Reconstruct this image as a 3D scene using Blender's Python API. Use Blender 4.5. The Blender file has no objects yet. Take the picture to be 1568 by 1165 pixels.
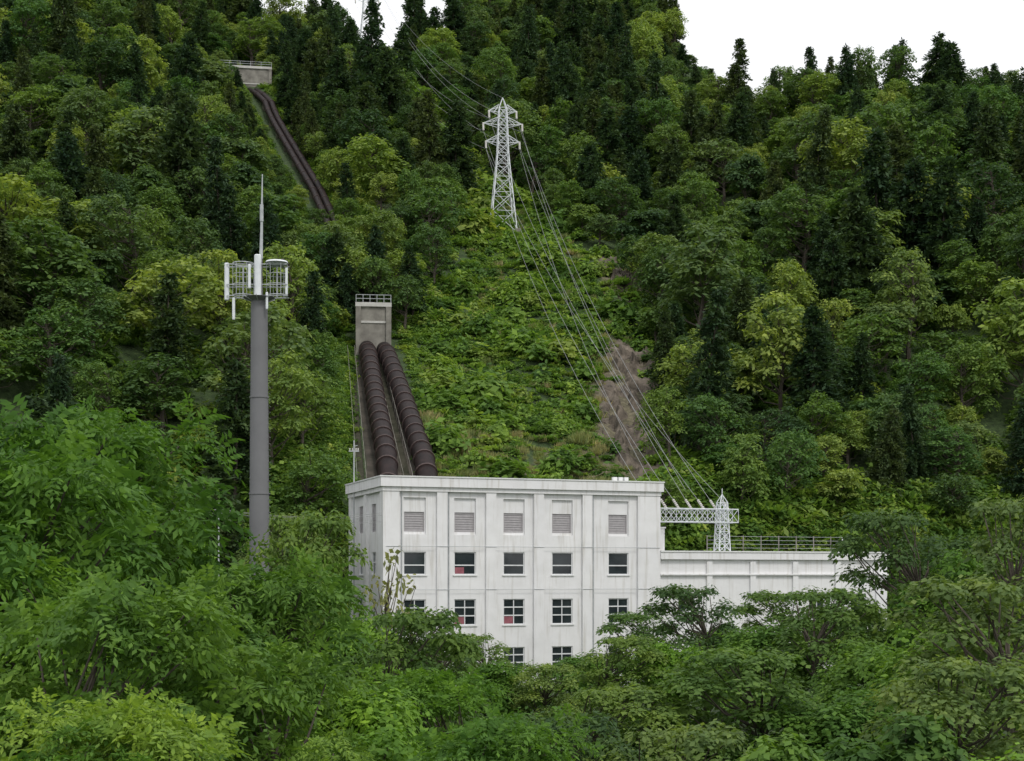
import bpy, math, random
import numpy as np
from mathutils import noise, Vector
random.seed(7); rng=np.random.default_rng(7)
scene=bpy.context.scene
W=bpy.data.worlds.new("World"); scene.world=W; W.use_nodes=True

# ------------------------------------------------------------ mesh builder
class MB:
    def __init__(s): s.v=[];s.n=0;s.q=[];s.qm=[];s.ng=[];s.ngm=[]
    def add(s,verts,quads,mat):
        verts=np.asarray(verts,float).reshape(-1,3);quads=np.asarray(quads,int).reshape(-1,4)
        s.q.append(quads+s.n);s.qm.append(np.full(len(quads),mat));s.v.append(verts);s.n+=len(verts)
    def box(s,x0,x1,y0,y1,z0,z1,mat=0):
        x0,x1=sorted((x0,x1));y0,y1=sorted((y0,y1));z0,z1=sorted((z0,z1))
        v=[(x0,y0,z0),(x1,y0,z0),(x1,y1,z0),(x0,y1,z0),(x0,y0,z1),(x1,y0,z1),(x1,y1,z1),(x0,y1,z1)]
        s.add(v,[(0,3,2,1),(4,5,6,7),(0,1,5,4),(1,2,6,5),(2,3,7,6),(3,0,4,7)],mat)
    def tube(s,pts,rad,n=6,mat=0,caps=True):
        pts=np.asarray(pts,float);m=len(pts)
        if np.isscalar(rad): rad=[rad]*m
        V=[]
        for i in range(m):
            d=pts[min(i+1,m-1)]-pts[max(i-1,0)];d/=np.linalg.norm(d)+1e-9
            a=np.array([0,0,1.]) if abs(d[2])<.9 else np.array([1.,0,0])
            u=np.cross(a,d);u/=np.linalg.norm(u);w=np.cross(d,u)
            for k in range(n):
                t=2*math.pi*(k+.5)/n
                V.append(pts[i]+rad[i]*(math.cos(t)*u+math.sin(t)*w))
        Q=[(i*n+k,i*n+(k+1)%n,(i+1)*n+(k+1)%n,(i+1)*n+k) for i in range(m-1) for k in range(n)]
        if caps:
            s.ng.append([s.n+k for k in range(n)][::-1]);s.ngm.append(mat)
            s.ng.append([s.n+(m-1)*n+k for k in range(n)]);s.ngm.append(mat)
        s.add(V,Q,mat)
    def kites(s,base,axis,side,L,Wd,mat=1,fold=None):
        n=len(base);L=np.reshape(L,(-1,1));Wd=np.reshape(Wd,(-1,1))
        a=base;b=base+axis*L*.45+side*Wd*.5;c=base+axis*L;d=base+axis*L*.45-side*Wd*.5
        V=np.stack([a,b,c,d],1).reshape(-1,3)
        s.add(V,np.arange(4*n).reshape(n,4),mat)
    def mesh(s,name,mats,smooth=False):
        me=bpy.data.meshes.new(name);V=np.concatenate(s.v).astype(np.float32)
        q=np.concatenate(s.q);nq=len(q)
        loops=np.concatenate([q.ravel()]+[np.array(f) for f in s.ng]).astype(np.int32)
        tot=np.concatenate([np.full(nq,4),np.array([len(f) for f in s.ng],int)]).astype(np.int32)
        st=np.concatenate([[0],np.cumsum(tot)[:-1]]).astype(np.int32)
        mi=np.concatenate(s.qm+[np.array(s.ngm,int)]).astype(np.int32)
        me.vertices.add(len(V));me.vertices.foreach_set("co",V.ravel())
        me.loops.add(len(loops));me.loops.foreach_set("vertex_index",loops)
        me.polygons.add(len(tot));me.polygons.foreach_set("loop_start",st);me.polygons.foreach_set("loop_total",tot)
        me.polygons.foreach_set("material_index",mi)
        me.polygons.foreach_set("use_smooth",np.full(len(tot),bool(smooth)))
        for m in mats: me.materials.append(m)
        me.update(calc_edges=True);me.validate();return me
    def obj(s,name,mats,parent=None,smooth=False,link=True):
        o=bpy.data.objects.new(name,s.mesh(name,mats,smooth))
        if link: scene.collection.objects.link(o)
        if parent: o.parent=parent
        return o
def empty(name,loc=(0,0,0),rz=0):
    e=bpy.data.objects.new(name,None);e.location=loc;e.rotation_euler=(0,0,rz);scene.collection.objects.link(e);return e

# ------------------------------------------------------------ materials
def newmat(name):
    m=bpy.data.materials.new(name);m.use_nodes=True;nt=m.node_tree;nt.nodes.clear()
    out=nt.nodes.new("ShaderNodeOutputMaterial");return m,nt,out
def ramp(nt,fac,stops):
    r=nt.nodes.new("ShaderNodeValToRGB");el=r.color_ramp.elements
    while len(el)<len(stops): el.new(.5)
    for e,(p,c) in zip(el,stops): e.position=p;e.color=(*c,1)
    nt.links.new(fac,r.inputs[0]);return r.outputs[0]
def noisetex(nt,scale,detail=4,coord='Object',rough=.6,vscale=None):
    tc=nt.nodes.new("ShaderNodeTexCoord");n=nt.nodes.new("ShaderNodeTexNoise")
    n.inputs["Scale"].default_value=scale;n.inputs["Detail"].default_value=detail;n.inputs["Roughness"].default_value=rough
    src=tc.outputs[coord]
    if vscale:
        mp=nt.nodes.new("ShaderNodeMapping");mp.inputs["Scale"].default_value=vscale;nt.links.new(src,mp.inputs[0]);src=mp.outputs[0]
    nt.links.new(src,n.inputs["Vector"]);return n.outputs["Fac"]
def mixc(nt,fac,a,b,mode='MIX'):
    m=nt.nodes.new("ShaderNodeMix");m.data_type='RGBA';m.blend_type=mode
    for s,v in ((m.inputs["Factor"],fac),(m.inputs["A"],a),(m.inputs["B"],b)):
        if isinstance(v,bpy.types.NodeSocket): nt.links.new(v,s)
        else: s.default_value=v if np.isscalar(v) else (*v,1)
    return m.outputs["Result"]
def foliage(name,stops,trans=.35,gain=1.0):
    m,nt,out=newmat(name)
    oi=nt.nodes.new("ShaderNodeObjectInfo");geo=nt.nodes.new("ShaderNodeNewGeometry")
    base=ramp(nt,oi.outputs["Random"],[(p_,tuple(v*gain for v in c_)) for p_,c_ in stops])
    n=noisetex(nt,.4,2)
    var=ramp(nt,n,[(.32,(.68,.75,.78)),(.5,(1,1,1)),(.7,(1.3,1.2,.95))])
    c=mixc(nt,1.0,base,var,'MULTIPLY')
    isl=ramp(nt,geo.outputs["Random Per Island"],[(0,(.75,.78,.75)),(.6,(1.02,1.02,1)),(1,(1.35,1.28,1.1))])
    c=mixc(nt,1.0,c,isl,'MULTIPLY')
    p=nt.nodes.new("ShaderNodeBsdfPrincipled");p.inputs["Roughness"].default_value=.55
    p.inputs["Specular IOR Level"].default_value=.12
    nt.links.new(c,p.inputs["Base Color"])
    t=nt.nodes.new("ShaderNodeBsdfTranslucent");c2=mixc(nt,1.0,c,(1.18,1.22,.6),'MULTIPLY');nt.links.new(c2,t.inputs[0])
    mx=nt.nodes.new("ShaderNodeMixShader");mx.inputs[0].default_value=trans
    nt.links.new(p.outputs[0],mx.inputs[1]);nt.links.new(t.outputs[0],mx.inputs[2]);nt.links.new(mx.outputs[0],out.inputs[0])
    return m
def solid(name,c1,c2,scale=2.,rough=.7,metal=0,vscale=None,bump=0,spec=.3):
    m,nt,out=newmat(name);n=noisetex(nt,scale,6,vscale=vscale)
    c=ramp(nt,n,[(.3,c1),(.7,c2)])
    p=nt.nodes.new("ShaderNodeBsdfPrincipled");p.inputs["Roughness"].default_value=rough;p.inputs["Metallic"].default_value=metal
    p.inputs["Specular IOR Level"].default_value=spec
    nt.links.new(c,p.inputs["Base Color"])
    if bump:
        b=nt.nodes.new("ShaderNodeBump");b.inputs["Strength"].default_value=bump;nt.links.new(n,b.inputs["Height"]);nt.links.new(b.outputs[0],p.inputs["Normal"])
    nt.links.new(p.outputs[0],out.inputs[0]);return m
# leaves both reflect and transmit about the same amount, so the two lobes share one colour at 40-45 % mix
M_broad=foliage("broadleaf_foliage",[(0,(.042,.082,.036)),(.15,(.100,.170,.044)),(.3,(.052,.098,.042)),(.45,(.135,.205,.052)),(.6,(.068,.138,.042)),(.72,(.100,.150,.060)),(.85,(.175,.248,.062)),(1,(.22,.275,.075))],.42,1.22)
M_cedar=foliage("cedar_foliage",[(0,(.034,.066,.036)),(.5,(.048,.086,.040)),(1,(.080,.108,.044))],.3,1.08)
M_near=foliage("near_foliage",[(0,(.070,.148,.030)),(.3,(.125,.240,.036)),(.55,(.165,.285,.045)),(.8,(.075,.155,.034)),(1,(.18,.275,.05))],.42,1.2)
M_shrub=foliage("shrub_foliage",[(0,(.065,.13,.034)),(.4,(.130,.225,.048)),(.8,(.19,.29,.062)),(1,(.24,.305,.08))],.42,1.18)
M_dry=foliage("dry_grass_foliage",[(0,(.24,.24,.11)),(.5,(.2,.24,.09)),(1,(.34,.29,.16))],.4,1.2)
M_bark=solid("bark",(.055,.045,.036),(.13,.11,.09),3,.9,vscale=(1,1,.3))
def wallmat():
    m,nt,out=newmat("white_painted_wall")
    n1=noisetex(nt,.18,4);n2=noisetex(nt,1.6,6,vscale=(1.5,1.5,.1));n3=noisetex(nt,.7,7)
    a=ramp(nt,n1,[(.3,(.745,.74,.75)),(.7,(.795,.79,.79))])
    b=ramp(nt,n2,[(.32,(.80,.785,.75)),(.48,(1,1,1))])
    c=mixc(nt,1.0,a,b,'MULTIPLY');c=mixc(nt,1.0,c,ramp(nt,n3,[(.3,(.92,.92,.91)),(.6,(1,1,1))]),'MULTIPLY')
    p=nt.nodes.new("ShaderNodeBsdfPrincipled");p.inputs["Roughness"].default_value=.9;p.inputs["Specular IOR Level"].default_value=.1
    nt.links.new(c,p.inputs["Base Color"]);nt.links.new(p.outputs[0],out.inputs[0]);return m
M_white=wallmat()
M_trim=solid("weathered_white_trim",(.62,.63,.62),(.76,.76,.75),1.5)
M_frame=solid("aluminium_window_frame",(.62,.63,.64),(.74,.75,.76),4,.5,.0)
M_glass=solid("dark_window_glass",(.012,.016,.02),(.035,.045,.05),.6,.08,0,spec=.6)
M_louvre=solid("grey_louvre",(.38,.36,.37),(.47,.45,.46),3,.6)
M_conc=solid("weathered_concrete",(.13,.12,.105),(.30,.285,.25),.6,.9,bump=.3)
M_conclight=solid("pale_concrete",(.42,.41,.38),(.58,.57,.54),.8,.9)
M_darkconc=solid("mossy_concrete",(.05,.055,.035),(.14,.13,.10),.7,.95,bump=.4)
M_pipe=solid("maroon_painted_steel",(.012,.0085,.0085),(.030,.018,.017),1.2,.6,spec=.2,bump=.2)
M_ring=solid("pipe_ring_steel",(.045,.030,.028),(.085,.058,.053),1,.6)
M_galv=solid("galvanised_steel",(.36,.38,.39),(.5,.52,.53),2,.45,.3)
M_whitesteel=solid("white_painted_steel",(.62,.65,.68),(.78,.8,.82),2,.4)
M_pole=solid("grey_painted_pole",(.155,.155,.162),(.19,.19,.197),.5,.7,spec=.2)
M_wire=solid("aluminium_cable",(.28,.29,.29),(.35,.35,.35),1,.6,.2)
M_porc=solid("porcelain_insulator",(.5,.48,.45),(.7,.68,.65),2,.3)
M_curtain=solid("pink_curtain",(.22,.07,.09),(.34,.13,.15),2,.9)
M_rock=solid("weathered_rock",(.045,.038,.03),(.21,.175,.14),.7,.95,bump=.9)

# ------------------------------------------------------------ terrain
PR_T=[0,3,11,68,139,202,222,240,300,400,600]
PR_Z=[-10.5,-3,9,33,72,107,121,130,168,234,300]
FG_Y=[-3000,6,25,40,100,125,160,3000];FG_Z=[-2,-2,-9,-13,-12.5,-10.9,-10.5,-10.5]
def y_on(x): return 143+.33*max(0,min(x,60)+16) if x>-16 else 143-.15*min(60,-x-16)
PX=[(-13,147),(-14.9,160),(-19.9,210),(-39.2,282),(-59.5,345),(-66,362)]
def corridor_dx(x,y):
    return x-np.interp(y,[p[1] for p in PX],[p[0] for p in PX])
def sm(a,b,v):
    t=max(0,min(1,(v-a)/(b-a)));return t*t*(3-2*t)
ROCK=((15.6,190,6,30),(18.0,214,6,17),(19.5,256,5.5,13));DIRT=((8,170,7,9),(1,165,6,5))
def blob(L,x,y):
    r=0
    for cx,cy,rx,ry in L: r=max(r,1-math.hypot((x-cx)/rx,(y-cy)/ry))
    return max(0,min(1,r*1.8))
def crag(x,y): return blob(ROCK,x,y)
def rocky(x,y): return max(crag(x,y),.75*blob(DIRT,x,y))
def H(x,y):
    yo=y_on(x);t=y-yo
    if t<=0: 
        z=float(np.interp(y,FG_Y,FG_Z));damp=1 if y<100 else 0
        z+=.5*noise.noise(Vector((x*.08,y*.08,0)))*damp
        return z
    z=float(np.interp(t,PR_T,PR_Z))
    fl=0
    fl+=min(12,.28*max(0,-x-27-.25*max(0,y-200)))
    fl+=min(16,.25*max(0,x-22))*sm(20,70,t)
    z+=fl*sm(0,40,t)
    cap=400
    if x>44: cap=200-(200-117)*sm(44,62,x)-.07*max(0,x-80)
    if x<-18 and y>400: cap=min(cap,150+.8*max(0,-x-62))
    if z>cap: z=cap+.02*(z-cap)
    k=sm(6,16,abs(corridor_dx(x,y))) if y<370 else 1
    k*=sm(4,20,t)
    z+=k*(3.2*noise.noise(Vector((x*.03,y*.03,3)))+1.5*noise.noise(Vector((x*.11,y*.11,9)))+.8*noise.noise(Vector((x*.3,y*.3,19))))
    return z
xs=np.concatenate([np.linspace(-2500,-260,14),np.arange(-240,-40,3.),np.arange(-40,40,1.5),np.arange(40,240,3.),np.linspace(260,2500,14)])
ys=np.concatenate([np.linspace(-1500,-40,10),np.arange(-20,130,4.),np.arange(130,320,1.6),np.arange(320,470,3),np.linspace(480,3000,20)])
X,Y=np.meshgrid(xs,ys);Z=np.array([[H(x,y) for x in xs] for y in ys])
V=np.stack([X,Y,Z],-1).reshape(-1,3);nx=len(xs);ny=len(ys)
i,j=np.meshgrid(np.arange(nx-1),np.arange(ny-1));a=(j*nx+i).ravel()
mb=MB();mb.add(V,np.stack([a,a+1,a+nx+1,a+nx],1),0)
m,nt,out=newmat("hillside_ground")
n1=noisetex(nt,.12,6);n2=noisetex(nt,1.3,6)
g=ramp(nt,n2,[(.3,(.020,.036,.012)),(.6,(.052,.088,.026)),(.8,(.09,.115,.038))])
b=ramp(nt,n2,[(.3,(.055,.05,.03)),(.5,(.13,.115,.07)),(.75,(.24,.21,.14))])
msk=nt.nodes.new("ShaderNodeAttribute");msk.attribute_name="rocky"
mm=nt.nodes.new("ShaderNodeMath");mm.operation='MULTIPLY_ADD';nt.links.new(n1,mm.inputs[0]);mm.inputs[1].default_value=1.2
ad=nt.nodes.new("ShaderNodeMath");ad.operation='MULTIPLY_ADD';nt.links.new(msk.outputs["Fac"],ad.inputs[0]);ad.inputs[1].default_value=1.0;ad.inputs[2].default_value=-.55
nt.links.new(ad.outputs[0],mm.inputs[2])
cc=mixc(nt,ramp(nt,mm.outputs[0],[(.25,(0,0,0)),(.55,(1,1,1))]),g,b)
p=nt.nodes.new("ShaderNodeBsdfPrincipled");p.inputs["Roughness"].default_value=.95;nt.links.new(cc,p.inputs["Base Color"])
bp=nt.nodes.new("ShaderNodeBump");bp.inputs["Strength"].default_value=.8;bp.inputs["Distance"].default_value=.6;nt.links.new(n2,bp.inputs["Height"]);nt.links.new(bp.outputs[0],p.inputs["Normal"])
nt.links.new(p.outputs[0],out.inputs[0])
ground=mb.obj("hillside_terrain",[m],smooth=True)
at=ground.data.attributes.new("rocky",'FLOAT','POINT')
at.data.foreach_set("value",np.array([rocky(x,y) for x,y in V[:,:2]],dtype=np.float32))
# craggy outcrop, ledges broken by ridged noise
gx=np.arange(8,27,.35);gy=np.arange(158,272,.45);VV=[]
for y in gy:
    for x in gx:
        e=crag(x,y)
        rd=1-abs(noise.noise(Vector((x*.35,y*.16,5))))*2.2
        rd2=1-abs(noise.noise(Vector((x*.9,y*.5,8))))*2
        c=noise.cell(Vector((x*.8+rd,y*.35,2)))
        z=H(x,y)-.9+e*(1.5*max(0,rd)+.6*rd2+.8*c)
        VV.append((x+.3*noise.noise(Vector((x,y,1))),y-e*.6*rd,z))
nx2=len(gx);i,j=np.meshgrid(np.arange(nx2-1),np.arange(len(gy)-1));a=(j*nx2+i).ravel()
keep=np.array([crag(VV[k][0],VV[k][1])>.03 for k in a]);a=a[keep]
mb=MB();mb.add(VV,np.stack([a,a+1,a+nx2+1,a+nx2],1),0);mb.obj("rock_outcrop",[M_rock])

# ------------------------------------------------------------ tree prototypes
def unit(a): return a/(np.linalg.norm(a,axis=-1,keepdims=True)+1e-9)
def perp(n,r):
    t=np.cross(n,unit(r.normal(size=n.shape)));return unit(t)
def broadleaf(seed,Ht=12.,R=4.5,ncl=34,per=165,leaf=.5,compound=False,crown_lo=.12,link=False,name="broadleaf_tree",mat=None,cr=(.24,.42),flat=.6,K=4,sep=.8):
    r=np.random.default_rng(seed);mb=MB()
    n=7;tz=np.linspace(0,.72*Ht,n);tp=np.stack([np.cumsum(r.normal(0,.12,n)),np.cumsum(r.normal(0,.12,n)),tz],1);tp[0,:2]=0
    mb.tube(tp,list(np.linspace(.024*Ht,.006*Ht,n)),7,0)
    zc=Ht*(crown_lo+1)/2;c=Ht*(1-crown_lo)/2
    lobes=unit(r.normal(size=(6,3)));la=r.uniform(.05,.45,6)
    cens=[];rad=[];tries=0
    while len(cens)<ncl and tries<ncl*30:
        tries+=1
        d=unit(r.normal(size=3))
        if d[2]<-.6: d[2]*=-1
        u=r.uniform(.3,1)**.5
        f=.66+sum(la*np.clip(lobes@d,0,1)**3)*1.4
        rr=R*r.uniform(*cr)*(1.0-.25*max(0,d[2]))
        q=np.array([0,0,zc])+d*np.array([R,R,c])*u*f*.84
        if any(np.linalg.norm((q-q2)*np.array([1,1,1.5]))<sep*(rr+r2) for q2,r2 in zip(cens,rad)) and tries<ncl*22: continue
        cens.append(q);rad.append(rr)
    ncl=len(cens)
    cens=np.array(cens);rad=np.array(rad)
    cens[:,2]=np.minimum(cens[:,2],Ht-rad*.4)
    for k in range(0,ncl):
        q=cens[k];z0=min(max(.15*Ht,q[2]-.5*math.hypot(q[0],q[1])-.8),.7*Ht)
        p0=np.array([np.interp(z0,tz,tp[:,0]),np.interp(z0,tz,tp[:,1]),z0])
        m1=p0*.5+q*.5+r.normal(0,.25,3);m1[2]-=.25
        mb.tube([p0,m1,q],[.007*Ht,.004*Ht,.002*Ht],5,0,False)
    C=[];D=[]
    for q,rr in zip(cens,rad):
        nn=int(per*(rr/(R*.33))**2)
        d=unit(r.normal(size=(nn,3)));d[:,2]=np.where(d[:,2]<-.15,-d[:,2]*.8,d[:,2]);d=unit(d)
        ph=r.uniform(0,6.28,3);az=np.arctan2(d[:,1],d[:,0])
        lump=1+.18*np.sin(3*az+ph[0])+.14*np.sin(5*az+4*d[:,2]+ph[1])
        s=(1.1-.75*r.random(nn)**2.6)*lump
        s=s[:,None]
        off=d*s*rr*np.array([1,1,flat]);off[:,2]-=.25*(off[:,0]**2+off[:,1]**2)/rr
        C.append(q+off);D.append(d)
    C=np.concatenate(C);D=np.concatenate(D);n=len(C)
    N=unit(D*.75+np.array([0,0,.7])+r.normal(0,.28,(n,3)))
    if not compound:
        ax=perp(N,r);ax[:,2]-=.2;ax=unit(ax);sd=unit(np.cross(N,ax));L=leaf*r.uniform(.55,1.4,n)
        mb.kites(C,ax,sd,L,L*.62,1)
    else:
        hd=unit(D*np.array([1,1,.25])+r.normal(0,.5,(n,3)))
        sd=unit(np.cross(hd,N));up=np.cross(sd,hd)
        Ls=leaf*r.uniform(.6,1.35,(n,1))
        for j in range(K+1):
            u=j/K
            pos=C+hd*Ls*u-np.array([0,0,1.])*Ls*.45*u*u
            if j==K:
                mb.kites(pos,unit(hd-np.array([0,0,.8])),sd,Ls[:,0]*.42,Ls[:,0]*.19,1);break
            for sg in (-1,1):
                ax=unit(sd*sg+hd*.55-np.array([0,0,.25])+r.normal(0,.15,(n,3)));s2=unit(np.cross(up+r.normal(0,.2,(n,3)),ax))
                mb.kites(pos,ax,s2,Ls[:,0]*.45,Ls[:,0]*.19,1)
    return mb.obj(name,[M_bark,mat or M_broad],link=link)
def cedar(seed,Ht=16.,R=2.9,link=False):
    r=np.random.default_rng(seed);mb=MB()
    mb.tube([(0,0,0),(0.05,0,Ht*.5),(0,0,Ht*.98)],[.22,.14,.02],7,0)
    lo=.14;B=[];A=[];L=[]
    nl=28
    for k in range(nl):
        h=lo+(1-lo)*(k+.3*r.random())/nl
        bl=R*(1-h)**.62*1.12+.12
        for b in range(7):
            a=r.uniform(0,2*math.pi);ln=bl*r.uniform(.55,1.15);n=max(3,int(ln*5))
            d=np.array([math.cos(a),math.sin(a),0]);u=np.linspace(.2,1,n)
            P=np.array([0,0,h*Ht])+d*ln*u[:,None]+np.array([0,0,1.])*(.18*ln*u-.45*ln*u*u)[:,None]
            for rep in range(4):
                P2=P+r.normal(0,.14,P.shape)
                ax=unit(d*.7+r.normal(0,.55,P.shape)+np.array([0,0,-.15]))
                B.append(P2);A.append(ax);L.append(np.full(n,.65)*r.uniform(.6,1.2,n))
            if b<2: mb.tube([P[0],P[-1]],[.04,.015],3,0,False)
    B=np.concatenate(B);A=np.concatenate(A);L=np.concatenate(L)
    N=unit(np.array([0,0,1.])+r.normal(0,.45,B.shape));S=unit(np.cross(N,A))
    mb.kites(B,A,S,L,L*.45,1)
    return mb.obj("cedar_tree",[M_bark,M_cedar],link=link)
def shrub(seed,kind):
    r=np.random.default_rng(seed);mb=MB()
    if kind==0:
        n=420;d=unit(r.normal(size=(n,3)));d[:,2]=abs(d[:,2]);lob=1+.3*np.sin(3*np.arctan2(d[:,1],d[:,0])+seed)
        C=d*r.uniform(.55,1.05,(n,1))*lob[:,None]*np.array([1,1,.9]);N=unit(d*.6+np.array([0,0,.7])+r.normal(0,.35,(n,3)))
        ax=perp(N,r);sd=np.cross(N,ax);L=.34*r.uniform(.6,1.4,n);mb.kites(C,ax,sd,L,L*.6,1)
        for k in range(6):
            a=r.uniform(0,6.28);mb.tube([(0,0,-.3),(.5*math.cos(a),.5*math.sin(a),.5)],[.03,.01],4,0,False)
        mat=M_shrub
    elif kind==1:
        n=260;a=r.uniform(0,6.28,n);b=np.stack([r.normal(0,.6,n),r.normal(0,.6,n),r.uniform(0,.35,n)],1)
        ax=unit(np.stack([np.cos(a),np.sin(a),r.uniform(.1,1.1,n)],1));sd=unit(np.cross(ax,r.normal(0,.3,(n,3))+np.array([0,0,1.])))
        L=r.uniform(.35,.75,n);mb.kites(b,ax,sd,L,L*.36,1);mb.tube([(0,0,-.3),(0,0,.2)],[.03,.01],4,0,False);mat=M_shrub
    else:
        n=220;a=r.uniform(0,6.28,n);b=np.stack([r.normal(0,.45,n),r.normal(0,.45,n),np.zeros(n)],1)
        ax=unit(np.stack([np.cos(a)*.35,np.sin(a)*.35,r.uniform(.6,1.2,n)],1));sd=unit(np.cross(ax,r.normal(size=(n,3))))
        L=r.uniform(.5,1.2,n);mb.kites(b,ax,sd,L,L*.07+.02,1);mb.tube([(0,0,-.3),(0,0,.1)],[.03,.01],4,0,False);mat=M_dry
    return mb.obj("shrub",[M_bark,mat],link=False)
def coll(name,objs):
    c=bpy.data.collections.new(name)
    for o in objs: c.objects.link(o)
    return c
protos=[broadleaf(11,12,4.6),broadleaf(12,13.5,4.0,28,175,.46,flat=.8),broadleaf(13,11,5.2,34,155,.52,cr=(.2,.36)),broadleaf(14,15,4.2,34,165,.44,crown_lo=.08),broadleaf(15,10,4.2,20,195,.5,cr=(.3,.48)),
        cedar(21),cedar(22,17,2.7),cedar(23,15,3.4)]
for k,o in enumerate(protos): o.name=["a_broadleaf_tree","b_broadleaf_tree","c_broadleaf_tree","d_broadleaf_tree","e_broadleaf_tree","f_cedar_tree","g_cedar_tree","h_cedar_tree"][k]
C_tree=coll("forest_tree_species",protos)
shr=[shrub(31,0),shrub(32,0),shrub(33,1),shrub(34,1),shrub(35,2)]
for k,o in enumerate(shr): o.name=["a_shrub","b_shrub","c_fern","d_fern","e_grass_tuft"][k]
C_shr=coll("undergrowth_species",shr)
def scatter(name,P,S,I,C,tilt=.05):
    P=np.array(P,np.float32);n=len(P);me=bpy.data.meshes.new(name);me.vertices.add(n);me.vertices.foreach_set("co",P.ravel())
    A=me.attributes.new("scl",'FLOAT_VECTOR','POINT');A.data.foreach_set("vector",np.array(S,np.float32).ravel())
    R=np.stack([rng.normal(0,tilt,n),rng.normal(0,tilt,n),rng.uniform(0,6.28,n)],1).astype(np.float32)
    A=me.attributes.new("rot",'FLOAT_VECTOR','POINT');A.data.foreach_set("vector",R.ravel())
    A=me.attributes.new("idx",'INT','POINT');A.data.foreach_set("value",np.array(I,np.int32))
    o=bpy.data.objects.new(name,me);scene.collection.objects.link(o)
    ng=bpy.data.node_groups.new(name+"_instancing",'GeometryNodeTree')
    ng.interface.new_socket("Geometry",in_out='INPUT',socket_type='NodeSocketGeometry');ng.interface.new_socket("Geometry",in_out='OUTPUT',socket_type='NodeSocketGeometry')
    gi=ng.nodes.new("NodeGroupInput");go=ng.nodes.new("NodeGroupOutput");ip=ng.nodes.new("GeometryNodeInstanceOnPoints")
    ci=ng.nodes.new("GeometryNodeCollectionInfo");ci.inputs["Collection"].default_value=C;ci.inputs["Separate Children"].default_value=True;ci.inputs["Reset Children"].default_value=True
    def na(nm,t):
        q=ng.nodes.new("GeometryNodeInputNamedAttribute");q.data_type=t;q.inputs["Name"].default_value=nm
        return [s for s in q.outputs if s.enabled and s.name=="Attribute"][0]
    L=ng.links.new
    L(gi.outputs[0],ip.inputs["Points"]);L(ci.outputs[0],ip.inputs["Instance"]);ip.inputs["Pick Instance"].default_value=True
    L(na("idx",'INT'),ip.inputs["Instance Index"]);L(na("rot",'FLOAT_VECTOR'),ip.inputs["Rotation"]);L(na("scl",'FLOAT_VECTOR'),ip.inputs["Scale"])
    L(ip.outputs[0],go.inputs[0])
    md=o.modifiers.new("instances",'NODES');md.node_group=ng;return o

def clearing(x,y,pad=0):
    if y>455: return False
    w=1.6*noise.noise(Vector((x*.05,y*.09,70)))
    if y<280:
        l=np.interp(y,[140,155,175,210,250,280],[-10,-8,-10.5,-13.5,-9.5,-8])+w;r=np.interp(y,[140,165,210,250,280],[13,16,20.,17.5,9])+2*w
        return l+pad<x<r-pad
    if y<305:
        return -8+pad<x<8-(y-280)*.3-pad
    c=np.interp(y,[280,420,460],[-2,-42.4,-46]);ww=4.5 if y<400 else 9
    return abs(x-c)<ww-pad
TP=[];TS=[];TI=[]
grid={}
def ok(x,y,r):
    gx,gy=int(x//8),int(y//8)
    for i in range(gx-1,gx+2):
        for j in range(gy-1,gy+2):
            for (a,b,c) in grid.get((i,j),()):
                if (a-x)**2+(b-y)**2<(r+c)**2: return False
    grid.setdefault((gx,gy),[]).append((x,y,r));return True
for k in range(60):
    x=random.uniform(66,170);y=random.uniform(425,450)
    if ok(x,y,1.6):
        s=random.uniform(.6,1.0);TP.append((x,y,H(x,y)-.3));TS.append((s*.85,s*.85,s*random.uniform(.9,1.15)));TI.append(5+random.randrange(3))
for k in range(27000):
    y=math.sqrt(random.uniform(98**2,500**2));x=random.uniform(-.46*y-8,.46*y+8)
    if y>475 and not (-150<x<75): continue
    t=y-y_on(x)
    if t<3 and not (x<-26 and y>100): continue
    if x>-20 and t<(8 if x>17 else 6): continue
    dx=corridor_dx(x,y)
    lim=4.6
    if y<215: lim=7.5 if dx>0 else 6.6
    elif y<262: lim=1.8
    if y<372 and abs(dx)<lim: continue
    if clearing(x,y,-2.2): continue
    if y>345 and -.110<x/y<-.072: continue
    big=noise.noise(Vector((x*.04,y*.04,90)))
    s=random.uniform(.55,1.35)*(1+.4*big)
    near_c=abs(dx)<11 and y<372
    if near_c: s=min(s,.75)
    if y>246 and near_c and dx<0: s=min(s,.46)
    if 305<y<362 and -15<dx<0: s=min(s,.42)
    if 17<x and y<330: s*=1.12
    if x<-16 and y<200: s*=1.12
    if t<22 and x>10: s=min(s,.8)
    if y>375 and x>50: s=min(s,.62)
    pc=.09+.4*max(0,noise.noise(Vector((x*.025,y*.025,50)))-.06)
    if 4<x<32 and y>315: pc=.6
    if x<-26 and y>290 and x>-62: pc=.4
    if x>50 and y>375: pc=.12
    if x<-60 and y>200: pc=max(pc,.14)
    con=random.random()<pc
    if not ok(x,y,(1.5 if con else 2.8)*s+.3): continue
    if con:
        i=5+random.randrange(3)
        sx=s*random.uniform(1.,1.3);sz=s*random.uniform(.9,1.2)
    else:
        i=random.randrange(5);sx=s*random.uniform(.9,1.2);sz=s*random.uniform(.75,1.25)
    TP.append((x,y,H(x,y)-.3));TS.append((sx,sx,sz));TI.append(i)
for x,y,s in ((-24.5,222,.9),(-27,230,.95),(-22,226,.8),(-29,226,.9),(-25,236,.8),(-22,240,.9),(-32,232,.85)):
    TP.append((x,y,H(x,y)-.3));TS.append((s,s,s*1.05));TI.append(random.randrange(5))
scatter("hillside_forest",TP,TS,TI,C_tree,.07)
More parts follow.
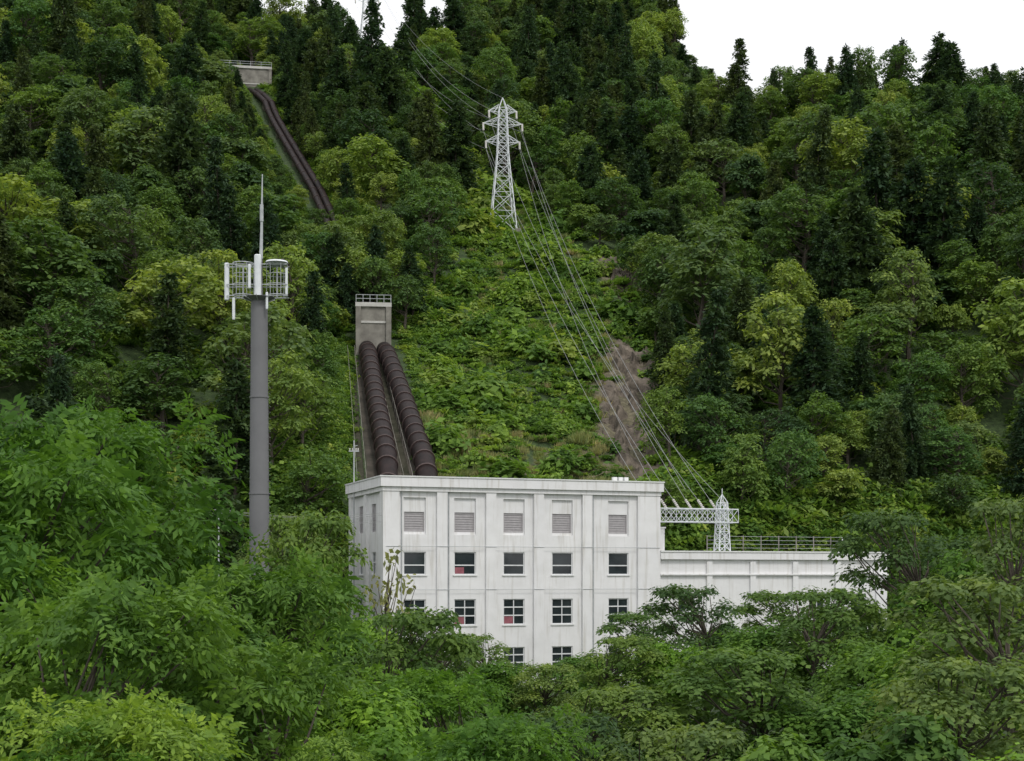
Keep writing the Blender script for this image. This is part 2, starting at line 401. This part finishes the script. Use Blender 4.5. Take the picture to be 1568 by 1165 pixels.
# undergrowth
SP=[];SS=[];SI=[]
for yy in np.arange(146,455,1.3):
    for xx in np.arange(-56,26,1.3):
        x=xx+random.uniform(-.7,.7);y=yy+random.uniform(-.7,.7);t=y-y_on(x)
        if t<2.5: continue
        if not clearing(x,y): continue
        if random.random()<crag(x,y)*1.15: continue
        dn=noise.noise(Vector((x*.12,y*.12,20)))
        s=random.uniform(.45,1.1)*(1+1.0*max(0,dn))
        if y>320: s*=1.2
        i=random.choice([0,1,2,2,3,3]) if dn>-.05 else random.choice([2,3,3,0,4])
        if rocky(x,y)>.05 and random.random()<.5: i=4
        if y<182 and random.random()<.45: i=4
        if random.random()<.10: s*=random.uniform(1.6,3.0);i=random.choice([0,1])
        SP.append((x,y,H(x,y)-.1));SS.append((s,s,s*random.uniform(.8,1.3)));SI.append(i)
for k in range(10500):
    y=random.uniform(140,400);x=random.uniform(-.42*y,.42*y)
    if k>5000:
        y=math.sqrt(random.uniform(146**2,372**2));c=float(np.interp(y,[p[1] for p in PX],[p[0] for p in PX]));x=c+random.choice((-1,1))*random.uniform(2.6,11)
        if k>7500: x=random.uniform(14,75);y=y_on(x)+random.uniform(1.5,16)
        if k>9000: y=random.uniform(143,212);c=float(np.interp(y,[p[1] for p in PX],[p[0] for p in PX]));x=c-random.uniform(3.6,14)
    if y-y_on(x)<(1.5 if (x>17 or x<-17) else 2.5) or clearing(x,y): continue
    dx=corridor_dx(x,y)
    if y<215 and -3.6<dx<4.6: continue
    if y<368 and -2.5<dx<2.5: continue
    s=random.uniform(1.,2.3)
    if abs(dx)<9 and y<372: s=random.uniform(.6,1.2)
    SP.append((x,y,H(x,y)-.1));SS.append((s,s,s*random.uniform(.8,1.2)));SI.append(random.choice([0,1,0,1,3]))
scatter("hillside_undergrowth",SP,SS,SI,C_shr,.12)

# foreground trees
near=[broadleaf(41,12,4.5,34,115,.66,True,.1,mat=M_near,K=4,flat=.7,sep=.92),broadleaf(42,12,4.5,40,110,.6,True,.08,mat=M_near,K=4,cr=(.2,.36),sep=.92),
      broadleaf(43,12,4.5,36,500,.30,False,.08,mat=M_near,flat=.65,sep=.92),broadleaf(44,12,4.5,42,450,.30,False,.12,mat=M_broad,cr=(.2,.36),sep=.92),
      broadleaf(45,12,4.5,26,40,.5,False,.3,mat=M_dry,cr=(.16,.28)),broadleaf(46,12,4.5,34,330,.45,False,.1,mat=M_shrub,cr=(.22,.38))]
FGT=[(-18.1,55,5.3,5.6,0),(-15.9,60,5.0,4.6,1),(-16,45,3.0,4.8,0),(-12.1,40,1.3,4.3,1),(-10.6,48,1.0,3.8,2),(-17,70,4.6,3.9,2),(-11.4,75,2.8,3.2,3),(-7.5,68,.2,3.2,2),
(-8.7,50,-.3,3.8,0),(-6.2,48,-1.4,3.5,2),(-5,60,-1.8,3.2,3),(-4.4,85,-2.7,3.2,3),(-1,90,-3.9,3,2),(1.8,88,-5.6,2.6,3),(6.1,92,-4.2,3.2,3),(9.8,95,-2.8,3.4,2),
(13.5,100,-1.1,3.8,3),(16.1,92,-1.2,4.2,2),(19,88,-1.2,4.2,3),(20.2,80,-1.8,4,2),(26.6,95,3.7,4.5,3),(29.3,90,4.3,5,2),(28.5,80,4.,4.5,3),(21.2,70,0,4.5,2),(20.9,60,-.5,4.5,3),
(14,60,-3.3,4,2),(10.3,62,-3.4,4,3),(6.7,62,-4.5,3.6,2),(3.2,60,-4.9,3.4,3),(.2,62,-4.5,3.4,2),(-2.3,55,-4.2,3.2,0),(-4.3,42,-2.7,3,2),(-6,36,-2.3,3,0),(-8.7,38,-.9,3.5,1),
(-9.8,33,-.75,3.2,0),(-11.8,34,-.3,3,2),(-7.5,24,-2.2,2.2,1),(-6.3,26,-2.6,2.2,0),(-2.8,34,-3.4,2.4,2),(3.9,40,-4.4,2.6,3),(6.4,42,-4,2.6,2),(14.5,48,-3,3.4,3),(8.2,32,-3,2.4,5),
(6.2,30,-3.3,2,5),(12.4,36,-2.9,2.8,2),(.7,42,-4.4,2.8,3),(-3.9,28,-2.8,2,1),(-.9,32,-3.6,2.2,0),(1.9,36,-4,2.4,2),(-24,75,4.6,4.6,3),(-20,88,2.2,4.3,2),(-25,92,4,5,0),(-13,100,-1,3.5,2),(-17,110,.5,4,3),
(-6.9,78,1.8,2.2,4),(34,112,2.5,4.5,3),(38,120,4,5,2),(5,108,-4.8,3.4,2),(-2,106,-4.6,3.2,3),(-7.5,104,-2.8,3,2),(11,112,-3.2,3.6,3),(16.5,112,-2.4,3.6,2),(22,112,-1.6,4,3),(27,118,-.6,4,2),(-22,130,5,4.5,3),(-20,122,2.5,4,2)]
for k,(x,y,zt,R,ty) in enumerate(FGT):
    z0=H(x,y);o=bpy.data.objects.new("dry_sapling" if ty==4 else "broadleaf_tree",near[ty].data);scene.collection.objects.link(o)
    o.location=(x,y,z0-.2);o.rotation_euler=(0,0,random.uniform(0,6.28));s=R/4.5*1.08;o.scale=(s,s,(zt-z0+.2)/12*1.02)
for o in near: bpy.data.objects.remove(o)

# ------------------------------------------------------------ power station
yaw=math.atan2(.332,.943)
ps=empty("hydroelectric_power_station",(-11.46,130,0),yaw)
front=lambda u,w:(u,w)
left=lambda u,w:(w,u)
def ubox(mb,um,u0,u1,w0,w1,z0,z1,mat):
    a=um(u0,w0);b=um(u1,w1);mb.box(a[0],b[0],a[1],b[1],z0,z1,mat)
def facade(mb,um,u0,u1,z0,z1,ops,dep,mat):
    us=sorted({u0,u1}|{o[0] for o in ops}|{o[1] for o in ops});zs=sorted({z0,z1}|{o[2] for o in ops}|{o[3] for o in ops})
    P=lambda u,w,z:(*um(u,w),z)
    for i in range(len(us)-1):
        for j in range(len(zs)-1):
            cu=(us[i]+us[i+1])/2;cz=(zs[j]+zs[j+1])/2
            if any(o[0]<cu<o[1] and o[2]<cz<o[3] for o in ops): continue
            mb.add([P(us[i],0,zs[j]),P(us[i+1],0,zs[j]),P(us[i+1],0,zs[j+1]),P(us[i],0,zs[j+1])],[(0,1,2,3)],mat)
    for a,b,c,d in ops:
        mb.add([P(a,0,c),P(b,0,c),P(b,0,d),P(a,0,d),P(a,dep,c),P(b,dep,c),P(b,dep,d),P(a,dep,d)],[(0,1,5,4),(1,2,6,5),(2,3,7,6),(3,0,4,7)],mat)
def window(fr,gl,um,o,dep,cols=2,bars=(.55,),curtain=None):
    a,b,c,d=o;t=.09
    ubox(gl,um,a,b,dep-.02,dep+.04,c,d,0)
    f0,f1=dep-.1,dep-.021
    ubox(fr,um,a,b,f0,f1,c,c+t,0);ubox(fr,um,a,b,f0,f1,d-t,d,0);ubox(fr,um,a,a+t,f0,f1,c+t,d-t,0);ubox(fr,um,b-t,b,f0,f1,c+t,d-t,0)
    for k in range(1,cols):
        u=a+(b-a)*k/cols;ubox(fr,um,u-.04,u+.04,f0+.005,f1,c+t,d-t,0)
    for br in bars:
        z=c+(d-c)*br;ubox(fr,um,a+t,b-t,f0+.01,f1-.003,z-.055,z+.055,0)
    ubox(fr,um,a-.12,b+.12,-.1,.12,c-.12,c-.003,1)
    if curtain: 
        ubox(gl,um,a+t*1.2,a+(b-a)*.5-.05,dep-.03,dep-.022,c+.1,c+(d-c)*.33,1)
def louvre(fr,um,o,dep):
    a,b,c,d=o
    ubox(fr,um,a,b,dep+.03,dep+.08,c,d,2)
    n=int((d-c)/.2)
    for k in range(n):
        z=c+(d-c)*(k+.5)/n;ubox(fr,um,a,b,dep-.03,dep+.027,z-.06,z+.05,2)
    ubox(fr,um,a,a+.06,dep-.1,dep+.04,c,d,2);ubox(fr,um,b-.06,b,dep-.1,dep+.04,c,d,2)
LW,DP=27.2,13.5
wall=MB();fr=MB();gl=MB()
wc=[2.75,7.56,12.35,17.19,22.96]
rows=[(.0,2.1),(-4.65,-2.25),(-9.0,-6.75)]
pans=[(u-1.05,u+1.05,3.7,7.05) for u in wc]
wins=[(u-1.05,u+1.05,a,b) for u in wc for a,b in rows]
facade(wall,front,0,LW,-11,7.9,list(pans)+wins,.2,0)
for k,o in enumerate(pans):
    a,b,c,d=o;lo=(a+.08,b-.08,3.95,5.75)
    facade(wall,lambda u,w:(u,w+.2),a,b,c,d,[lo],.15,0);louvre(fr,front,lo,.32)
for k,o in enumerate(wins): window(fr,gl,front,o,.2,2 if k%3 else 1,(.42,) if k%3==0 else (.36,.68),curtain=(k in (3,4,7)))
lw=[(4.3-.8,4.3+.8,4.0,6.6),(9.4-.8,9.4+.8,4.0,6.6)]+[(u-.8,u+.8,a,b) for u in (4.3,9.4) for a,b in rows]
facade(wall,left,0,DP,-11,7.9,lw,.2,0)
for k,o in enumerate(lw):
    if k<2: louvre(fr,left,o,.18)
    else: window(fr,gl,left,o,.2)
wall.box(LW,LW-.02,0,DP,-11,7.9,0);wall.box(0,LW,DP-.02,DP,-11,7.9,0)
for s in (5.30,10.03,14.75,19.66): wall.box(s-.5,s+.5,-.28,.02,-11,7.6,0)
wall.box(-.28,1.25,-.28,.02,-11,7.6,0);wall.box(24.9,LW+.05,-.28,.02,-11,7.6,0)
wall.box(-.28,.02,.021,1.0,-11,7.6,0);wall.box(-.28,.02,6.35,7.25,-11,7.6,0);wall.box(-.28,.02,12.4,DP+.05,-11,7.6,0)
wall.box(-.35,LW+.12,-.35,DP+.1,7.604,8.0,0)
wall.box(-.55,LW+.3,-.55,DP+.3,8.004,8.86,0)
cop=MB();cop.box(-.62,LW+.38,-.62,DP+.38,8.864,8.98,0)
cop.box(8,9,3,4,8.984,9.2,0)
for u in (23.5,24.1,24.7): cop.box(u-.2,u+.2,2,2.4,8.984,9.5,0)
wall.obj("walls",[M_white],ps);cop.obj("roof_coping",[M_trim],ps)
fr.obj("window_frames_and_louvres",[M_frame,M_trim,M_louvre],ps);gl.obj("window_glass",[M_glass,M_curtain],ps)
dp=MB()
for s in (5.95,20.3): dp.tube([(s,-.1,-11),(s,-.1,7.6)],.07,8,0)
for z in (2.6,-1.35):
    dp.tube([(0,-.32,z),(LW,-.32,z)],.022,5,0)
dp.tube([(1.5,-.1,-11),(1.5,-.1,7.5)],.05,6,0)
dp.obj("downpipes_and_conduits",[M_galv],ps)
# annex
an=empty("power_station_annex",(-11.46,130,0),yaw)
a0,a1=LW+.06,53.0
wa=MB();fa=MB();ga=MB()
aw=[(u-.9,u+.9,-3.6,-1.9) for u in (30.2,44.8,49.6)]
facade(wa,front,a0,a1,-11,1.5,aw,.25,0)
for o in aw: window(fa,ga,front,o,.25,2,())
wa.box(a1-.02,a1,0,10,-11,1.5,0);wa.box(a0,a1,9.98,10,-11,1.5,0)
for s in (32.6,37.4,42.2,47.1,51.9): wa.box(s-.3,s+.3,-.2,.02,-11,1.3,0)
wa.box(a0+.02,a1+.3,-.35,10.2,1.504,2.2,0)
wa.box(a0+.02,a1,-.28,.02,-.05,.1,0)
wa.obj("walls",[M_white],an);fa.obj("window_frames",[M_frame,M_trim,M_louvre],an);ga.obj("window_glass",[M_glass,M_curtain],an)
rf=MB();rf.box(a0+.02,a1+.38,-.43,10.3,2.204,2.34,0);rf.box(a0+.3,a0+2.0,3,5,2.344,4.6,1);rf.box(a0+.2,a0+2.1,2.9,5.1,4.604,4.75,0)
rf.box(49.9,50.9,3,4,2.344,3.1,1);rf.box(49.7,51.1,2.8,4.2,3.104,3.2,1);rf.box(49.9,50.0,3.5,3.6,3.2,3.9,1)
rf.obj("roof_and_roof_boxes",[M_trim,M_white],an)
fe=MB()
for s in np.arange(36,52.9,2.1): fe.tube([(s,7,2.3),(s,7,4.1)],.06,5,0)
for z in (2.8,3.2,3.6,4.0): fe.tube([(36,7,z),(52.8,7,z)],.02,4,1)
fe.obj("rooftop_fence",[M_conc,M_galv],an)
# gantry
def lattice(mb,p4a,p4b,n,r,rb):
    p4a=np.array(p4a,float);p4b=np.array(p4b,float)
    for k in range(4): mb.tube([p4a[k],p4b[k]],r,5,0)
    for i in range(n):
        A=p4a+(p4b-p4a)*i/n;B=p4a+(p4b-p4a)*(i+1)/n
        for k in range(4):
            mb.tube([A[k],B[(k+1)%4]],rb,4,0,False);mb.tube([A[(k+1)%4],B[k]],rb,4,0,False);mb.tube([B[k],B[(k+1)%4]],rb,4,0,False)
gt=empty("transmission_gantry",(-11.46,130,0),yaw);g=MB()
def q(x0,x1,y0,y1,z): return [(x0,y0,z),(x1,y0,z),(x1,y1,z),(x0,y1,z)]
lattice(g,q(34.3,35.5,1,2.2,2.35),q(34.5,35.3,1.2,2,7.2),5,.06,.035)
for c in q(34.5,35.3,1.2,2,7.2): g.tube([c,(34.9,1.6,8.0)],.05,4,0)
g.tube([(34.9,1.6,7.9),(34.9,1.6,8.6)],.04,4,0)
lattice(g,[(LW+.1,1,5.2),(LW+.1,2.2,5.2),(LW+.1,2.2,6.5),(LW+.1,1,6.5)],[(36.4,1,5.2),(36.4,2.2,5.2),(36.4,2.2,6.5),(36.4,1,6.5)],8,.055,.03)
g.obj("lattice_steelwork",[M_whitesteel],gt)
ins=MB();gst=[]
for s in np.linspace(27.8,36.0,7):
    p=np.array([s,2.3,6.5]);e=p+np.array([-.42,1.0,1.3])*.8
    for k in range(6):
        u=k/6;ins.tube([p+(e-p)*u,p+(e-p)*(u+.09)],.13,8,0)
    ins.tube([p,e],.03,4,0);gst.append(e)
ins.obj("insulators",[M_porc],gt)
cy,sy=math.cos(yaw),math.sin(yaw)
def wl(e): return np.array([-11.46+cy*e[0]-sy*e[1],130+sy*e[0]+cy*e[1],e[2]])
gw=[wl(e) for e in gst]

# ------------------------------------------------------------ pylons
def pylon(name,x,y,Ht,ang=0):
    z=H(x,y)-.5;e=empty(name,(x,y,z),ang);mb=MB()
    s=Ht/26
    def w(h): return np.interp(h,[0,15*s,22*s,24*s],[2.5*s,1.05*s,.8*s,.7*s])
    hs=[0,4.2*s,7.8*s,10.8*s,13.3*s,15.4*s,17.2*s,18.9*s,20.6*s,22.3*s,24*s]
    for a,b in zip(hs[:-1],hs[1:]):
        wa,wb=w(a),w(b);lattice(mb,q(-wa,wa,-wa,wa,a),q(-wb,wb,-wb,wb,b),1,.11*s,.055*s)
    wt=w(24*s)
    for c in q(-wt,wt,-wt,wt,24*s): mb.tube([c,(0,0,Ht)],.08*s,4,0)
    tips=[]
    for h in (17.2*s,20.6*s,23*s):
        L=3.7*s if h<22*s else 2.6*s
        if h<18*s: L=3.2*s
        for sg in (-1,1):
            ww=w(h);tip=np.array([sg*L,0,h+.5*s])
            for yy in (-ww,ww):
                mb.tube([(sg*ww,yy,h),tip],.07*s,4,0);mb.tube([(sg*ww,yy,h+1.5*s),tip],.07*s,4,0)
                mid=(np.array([sg*ww,yy,h])+tip)/2;mb.tube([mid,(sg*ww,yy,h+1.5*s)],.05*s,4,0)
            tips.append(tip)
    mb.obj("lattice_steelwork",[M_whitesteel],e)
    im=MB();ends=[]
    for t in tips:
        b=t+np.array([0,-.5,-1.6])*s
        for k in range(6):
            u=k/6;im.tube([t+(b-t)*u,t+(b-t)*(u+.1)],.2*s,8,0)
        im.tube([t,b],.04,4,0);ends.append(b)
    im.obj("insulators",[M_porc],e)
    ft=MB()
    for c in q(-2.5*s,2.5*s,-2.5*s,2.5*s,0): ft.box(c[0]-.5,c[0]+.5,c[1]-.5,c[1]+.5,-3,.7,0)
    ft.obj("concrete_footings",[M_conc],e)
    ca,sa=math.cos(ang),math.sin(ang)
    return [np.array([x+ca*p[0]-sa*p[1],y+sa*p[0]+ca*p[1],z+p[2]]) for p in ends],np.array([x,y,z+Ht])
e1,t1=pylon("electricity_pylon",-1.8,277,26.5,.12)
e2,t2=pylon("electricity_pylon",-42.4,420,28,.25)
wm=MB()
def wire(a,b,sag,r):
    a=np.array(a,float);b=np.array(b,float)
    u=np.linspace(0,1,22)[:,None];P=a+(b-a)*u;P[:,2]-=sag*4*(u*(1-u))[:,0];wm.tube(P,r,4,0,False)
for k,gp in enumerate(gw): wire(gp,e1[k%6],5,.023)
for k in range(6): wire(e1[k],e2[k],7,.028)
wire(t1,t2,5,.022);wire(t1,gw[3]+np.array([0,0,1.]),4,.02)
wm.obj("power_lines",[M_wire])

# ------------------------------------------------------------ penstock
pk=empty("penstock_pipeline");pp=MB();rg=MB()
def pz(y,x): return H(x,y)+1.5
def pipe(keys,r,step=3.2):
    P=[]
    for (xa,ya),(xb,yb) in zip(keys[:-1],keys[1:]):
        n=max(2,int((yb-ya)/step))
        for k in range(n): 
            u=k/n;P.append((xa+(xb-xa)*u,ya+(yb-ya)*u))
    P.append(keys[-1]);zz=[pz(y,x) for x,y in P]
    zz=np.convolve(np.pad(zz,2,mode='edge'),[.1,.2,.4,.2,.1],'valid')
    Q=np.array([(x,y,z) for (x,y),z in zip(P,zz)]);pp.tube(Q,r,20,0)
    for k in range(1,len(Q)-1):
        d=Q[k+1]-Q[k-1];d/=np.linalg.norm(d);rg.tube([Q[k]-d*.13,Q[k]+d*.13],r*1.11,20,0)
        if k%2: rg.box(Q[k][0]-r*.9,Q[k][0]+r*.9,Q[k][1]-.4,Q[k][1]+.4,Q[k][2]-3.5,Q[k][2]-r*.75,1)
pipe([(-12.8,150),(-14.2,162),(-17.3,182),(-20.9,207)],1.15,2.8)
pipe([(-8.2,150),(-9.9,162),(-13.6,182),(-18.4,207)],1.15,2.8)
pipe([(-20.8,215),(-39.0,282),(-59.3,345),(-65.4,358)],.66,5)
pipe([(-19.2,215),(-37.4,282),(-57.7,345),(-63.8,358)],.66,5)
pp.obj("pipes",[M_pipe],pk,smooth=True);rg.obj("support_rings_and_saddles",[M_ring,M_darkconc],pk)
st=MB()
for off0,off1,hw in ((-10.5,-19.6,.4),(-15.8,-23.2,.3)):
    n=90
    for k in range(n):
        u=k/n;y=152+55*u;x=off0+(off1-off0)*u;z=H(x,y)
        st.box(x-hw,x+hw,y,y+.62,z-.6,z+.35,0)
    for sg in (-.5,.5):
        P=[(off0+(off1-off0)*u+sg,152+55*u,H(off0+(off1-off0)*u,152+55*u)+1.3) for u in np.linspace(0,1,20)]
        st.tube(P,.03,4,1,False)
        for p_ in P: st.tube([(p_[0],p_[1],p_[2]-1.2),p_],.02,4,1,False)
st.obj("inspection_stairs",[M_darkconc,M_conc],pk)
bd=MB();yy=np.arange(150,207,3.)
VV=[]
for y in yy:
    c=np.interp(y,[150,162,182,207],[-10.8,-12.3,-15.6,-19.7]);w=np.interp(y,[150,207],[4.4,3.0])
    VV+=[(c-w,y,H(c-w,y)+.12),(c+w,y,H(c+w,y)+.12)]
bd.add(VV,[(2*k,2*k+1,2*k+3,2*k+2) for k in range(len(yy)-1)],0)
bd.obj("slope_bed",[solid("stained_slope_concrete",(.035,.033,.025),(.10,.085,.07),.5,.95,bump=.4)],pk)
def anchor(name,x,y,w,z0,z1,d,yawa,light,body):
    e=empty(name,(x,y,0),yawa);mb=MB()
    mb.box(-w/2,w/2,0,d,z0-4,z1-.6,0);mb.box(-w/2-.3,w/2+.3,-.3,d+.3,z1-.596,z1,1)
    mb.box(-w/2-.12,w/2+.12,-.12,d,(z0+z1)/2-.3,(z0+z1)/2,1)
    mb.box(-w/2-.25,-w/2+.5,-.35,-.125,z0-4,z1-.6,0);mb.box(w/2-.5,w/2+.25,-.35,-.125,z0-4,z1-.6,0)
    mb.obj("concrete_block",[body,light],e)
    r=MB()
    for u in np.linspace(-w/2-.2,w/2+.2,6):
        r.tube([(u,-.2,z1),(u,-.2,z1+1.1)],.05,4,0)
    for h in (.55,1.1): r.tube([(-w/2-.2,-.2,z1+h),(w/2+.2,-.2,z1+h)],.045,4,0)
    r.obj("railing",[M_galv],e)
anchor("penstock_anchor_block",-20,207.5,4.6,34,39.3,7,.1,M_conclight,M_conc)
anchor("penstock_head_block",-66.8,360,12.5,119,127.5,8,.15,M_conclight,M_conc)

# ------------------------------------------------------------ telecom pole
tc=empty("telecom_monopole",(-14.95,85,0));b=MB()
zg=H(-14.95,85)
zsec=[zg-1,-2,4.8,10.5,16.2];rr=[.62,.60,.56,.52,.48]
for k in range(4):
    b.tube([(0,0,zsec[k]),(0,0,zsec[k+1])],[rr[k],rr[k+1]+.01],48,0);b.tube([(0,0,zsec[k+1]-.05),(0,0,zsec[k+1]+.05)],[rr[k+1]+.05]*2,48,0)
b.tube([(0,0,16.2),(0,0,18.9)],[.22,.18],16,0)
b.obj("tapered_pole",[M_pole],tc,smooth=False)
t=MB()
t.tube([(.1,0,18.7),(.14,0,20.6),(.18,0,23.7)],[.11,.08,.03],8,0)
t.tube([(.14,0,20.9),(.14,0,21.9)],.11,8,0)
for sx,rc_,cx in ((-1,.62,-.95),(1,.62,1.05)):
    n=14
    for z in (16.5,17.15,17.75,18.4):
        P=[(cx+rc_*math.cos(a),rc_*math.sin(a),z) for a in np.linspace(0,2*math.pi,n+1)];t.tube(P,.022 if z not in(16.5,18.4) else .035,5,0,False)
    for a in np.linspace(0,2*math.pi,7)[:-1]: t.tube([(cx+rc_*math.cos(a),rc_*math.sin(a),16.5),(cx+rc_*math.cos(a),rc_*math.sin(a),18.4)],.02,4,0)
    t.tube([(cx,0,16.4),(cx,0,18.3)],.05,8,0)
for z in (16.45,17.1,18.3):
    for yy_ in (-.4,.4): t.tube([(-1.85,yy_,z),(1.7,yy_,z)],.035,4,0)
t.tube([(0,0,16.2),(0,0,16.38)],[.6,.95],20,1)
for k in range(8):
    a=k*math.pi/4;t.tube([(0,0,16.0),(1.1*math.cos(a),1.1*math.sin(a),16.4)],.04,4,0)
t.obj("antenna_platform",[M_galv,M_pole],tc)
an_=MB()
def panel(x,y,z0,z1,w=.26): 
    an_.tube([(x,y,z0),(x,y,z0+.05),(x,y,z1-.05),(x,y,z1)],[w*.45,w*.55,w*.55,w*.45],12,0)
panel(-1.88,-.2,16.2,18.4,.26);panel(-1.42,-.5,15.0,16.3,.16);panel(0.02,-.62,16.3,18.8,.38);panel(.55,-.6,15.6,16.6,.14);panel(-.45,-.75,16.8,18.2,.16);panel(1.65,-.3,16.5,18.1,.15)
an_.tube([(1.05,-.1,18.42),(1.05,-.1,18.52)],[.7,.62],20,0)
an_.obj("antennas",[M_whitesteel],tc,smooth=False)
lp=MB()
for k in range(70): lp.tube([(.62,-.2,-10+k*.37),(.62,.2,-10+k*.37)],.015,4,0,False)
lp.obj("climbing_rungs",[M_galv],tc)
def post(name,x,y,zt,r=.09):
    e=empty(name,(x,y,0));m_=MB();z0=H(x,y)-.3;m_.tube([(0,0,z0),(0,0,zt)],[r*1.3,r*.8],10,0);m_.tube([(0,0,zt-.6),(.35,-.15,zt-.5)],.04,5,0);m_.box(-.5,.5,-.05,.05,zt-1.1,zt-1.0,0)
    for u in (-.4,-.15,.2,.4): m_.tube([(u,0,zt-.98),(u,0,zt-.75)],.05,6,1)
    m_.obj("pole_and_crossarm",[M_galv,M_porc],e)
post("utility_pole",-15.4,140,13.1,.07);post("utility_pole",-24.5,120,6.2,.07);post("utility_pole",-44,128,8.2,.07)
wm=MB();c0=wl((-.3,.2,0))
for dz,dx_ in ((0,-.4),(-.02,.2),(.02,.4)):
    wire((-24.5+dx_,120,5.45+dz),(c0[0],c0[1],5.2+dx_),.5,.02);wire((-44+dx_,128,7.45+dz),(-24.5+dx_,120,5.45+dz),.6,.02)
wm.obj("service_cables",[M_wire])

# ------------------------------------------------------------ light, sky, camera
nt=W.node_tree;bg=nt.nodes["Background"];sky=nt.nodes.new("ShaderNodeTexSky");sky.sky_type='NISHITA';sky.sun_disc=False
el=math.radians(52);az=math.radians(150)
sky.sun_elevation=el;sky.sun_rotation=az;sky.air_density=1.;sky.dust_density=3
tcn=nt.nodes.new("ShaderNodeTexCoord");nz=nt.nodes.new("ShaderNodeTexNoise");nz.inputs["Scale"].default_value=1.6;nz.inputs["Detail"].default_value=5
nt.links.new(tcn.outputs["Generated"],nz.inputs["Vector"])
cl=ramp(nt,nz.outputs["Fac"],[(.3,(9.2,9.4,9.7)),(.7,(10.2,10.2,10.3))])
mx=mixc(nt,.92,sky.outputs[0],cl);nt.links.new(mx,bg.inputs[0]);bg.inputs[1].default_value=.115
sd=bpy.data.lights.new("sun",'SUN');sd.energy=1.5;sd.angle=math.radians(13);sd.color=(1,.97,.92)
so=bpy.data.objects.new("sun",sd);scene.collection.objects.link(so)
dirv=Vector((math.sin(az)*math.cos(el),math.cos(az)*math.cos(el),math.sin(el)));so.rotation_euler=dirv.to_track_quat('Z','Y').to_euler()
cd=bpy.data.cameras.new("camera");co=bpy.data.objects.new("camera",cd);scene.collection.objects.link(co);scene.camera=co
cd.sensor_width=36;cd.lens=2200/1568*36;cd.shift_y=297.5/1568;cd.clip_end=6000;co.rotation_euler=(math.pi/2,0,0)
scene.view_settings.view_transform='Standard';scene.view_settings.look='None';scene.view_settings.exposure=0
print("trees",len(TP),"shrubs",len(SP))
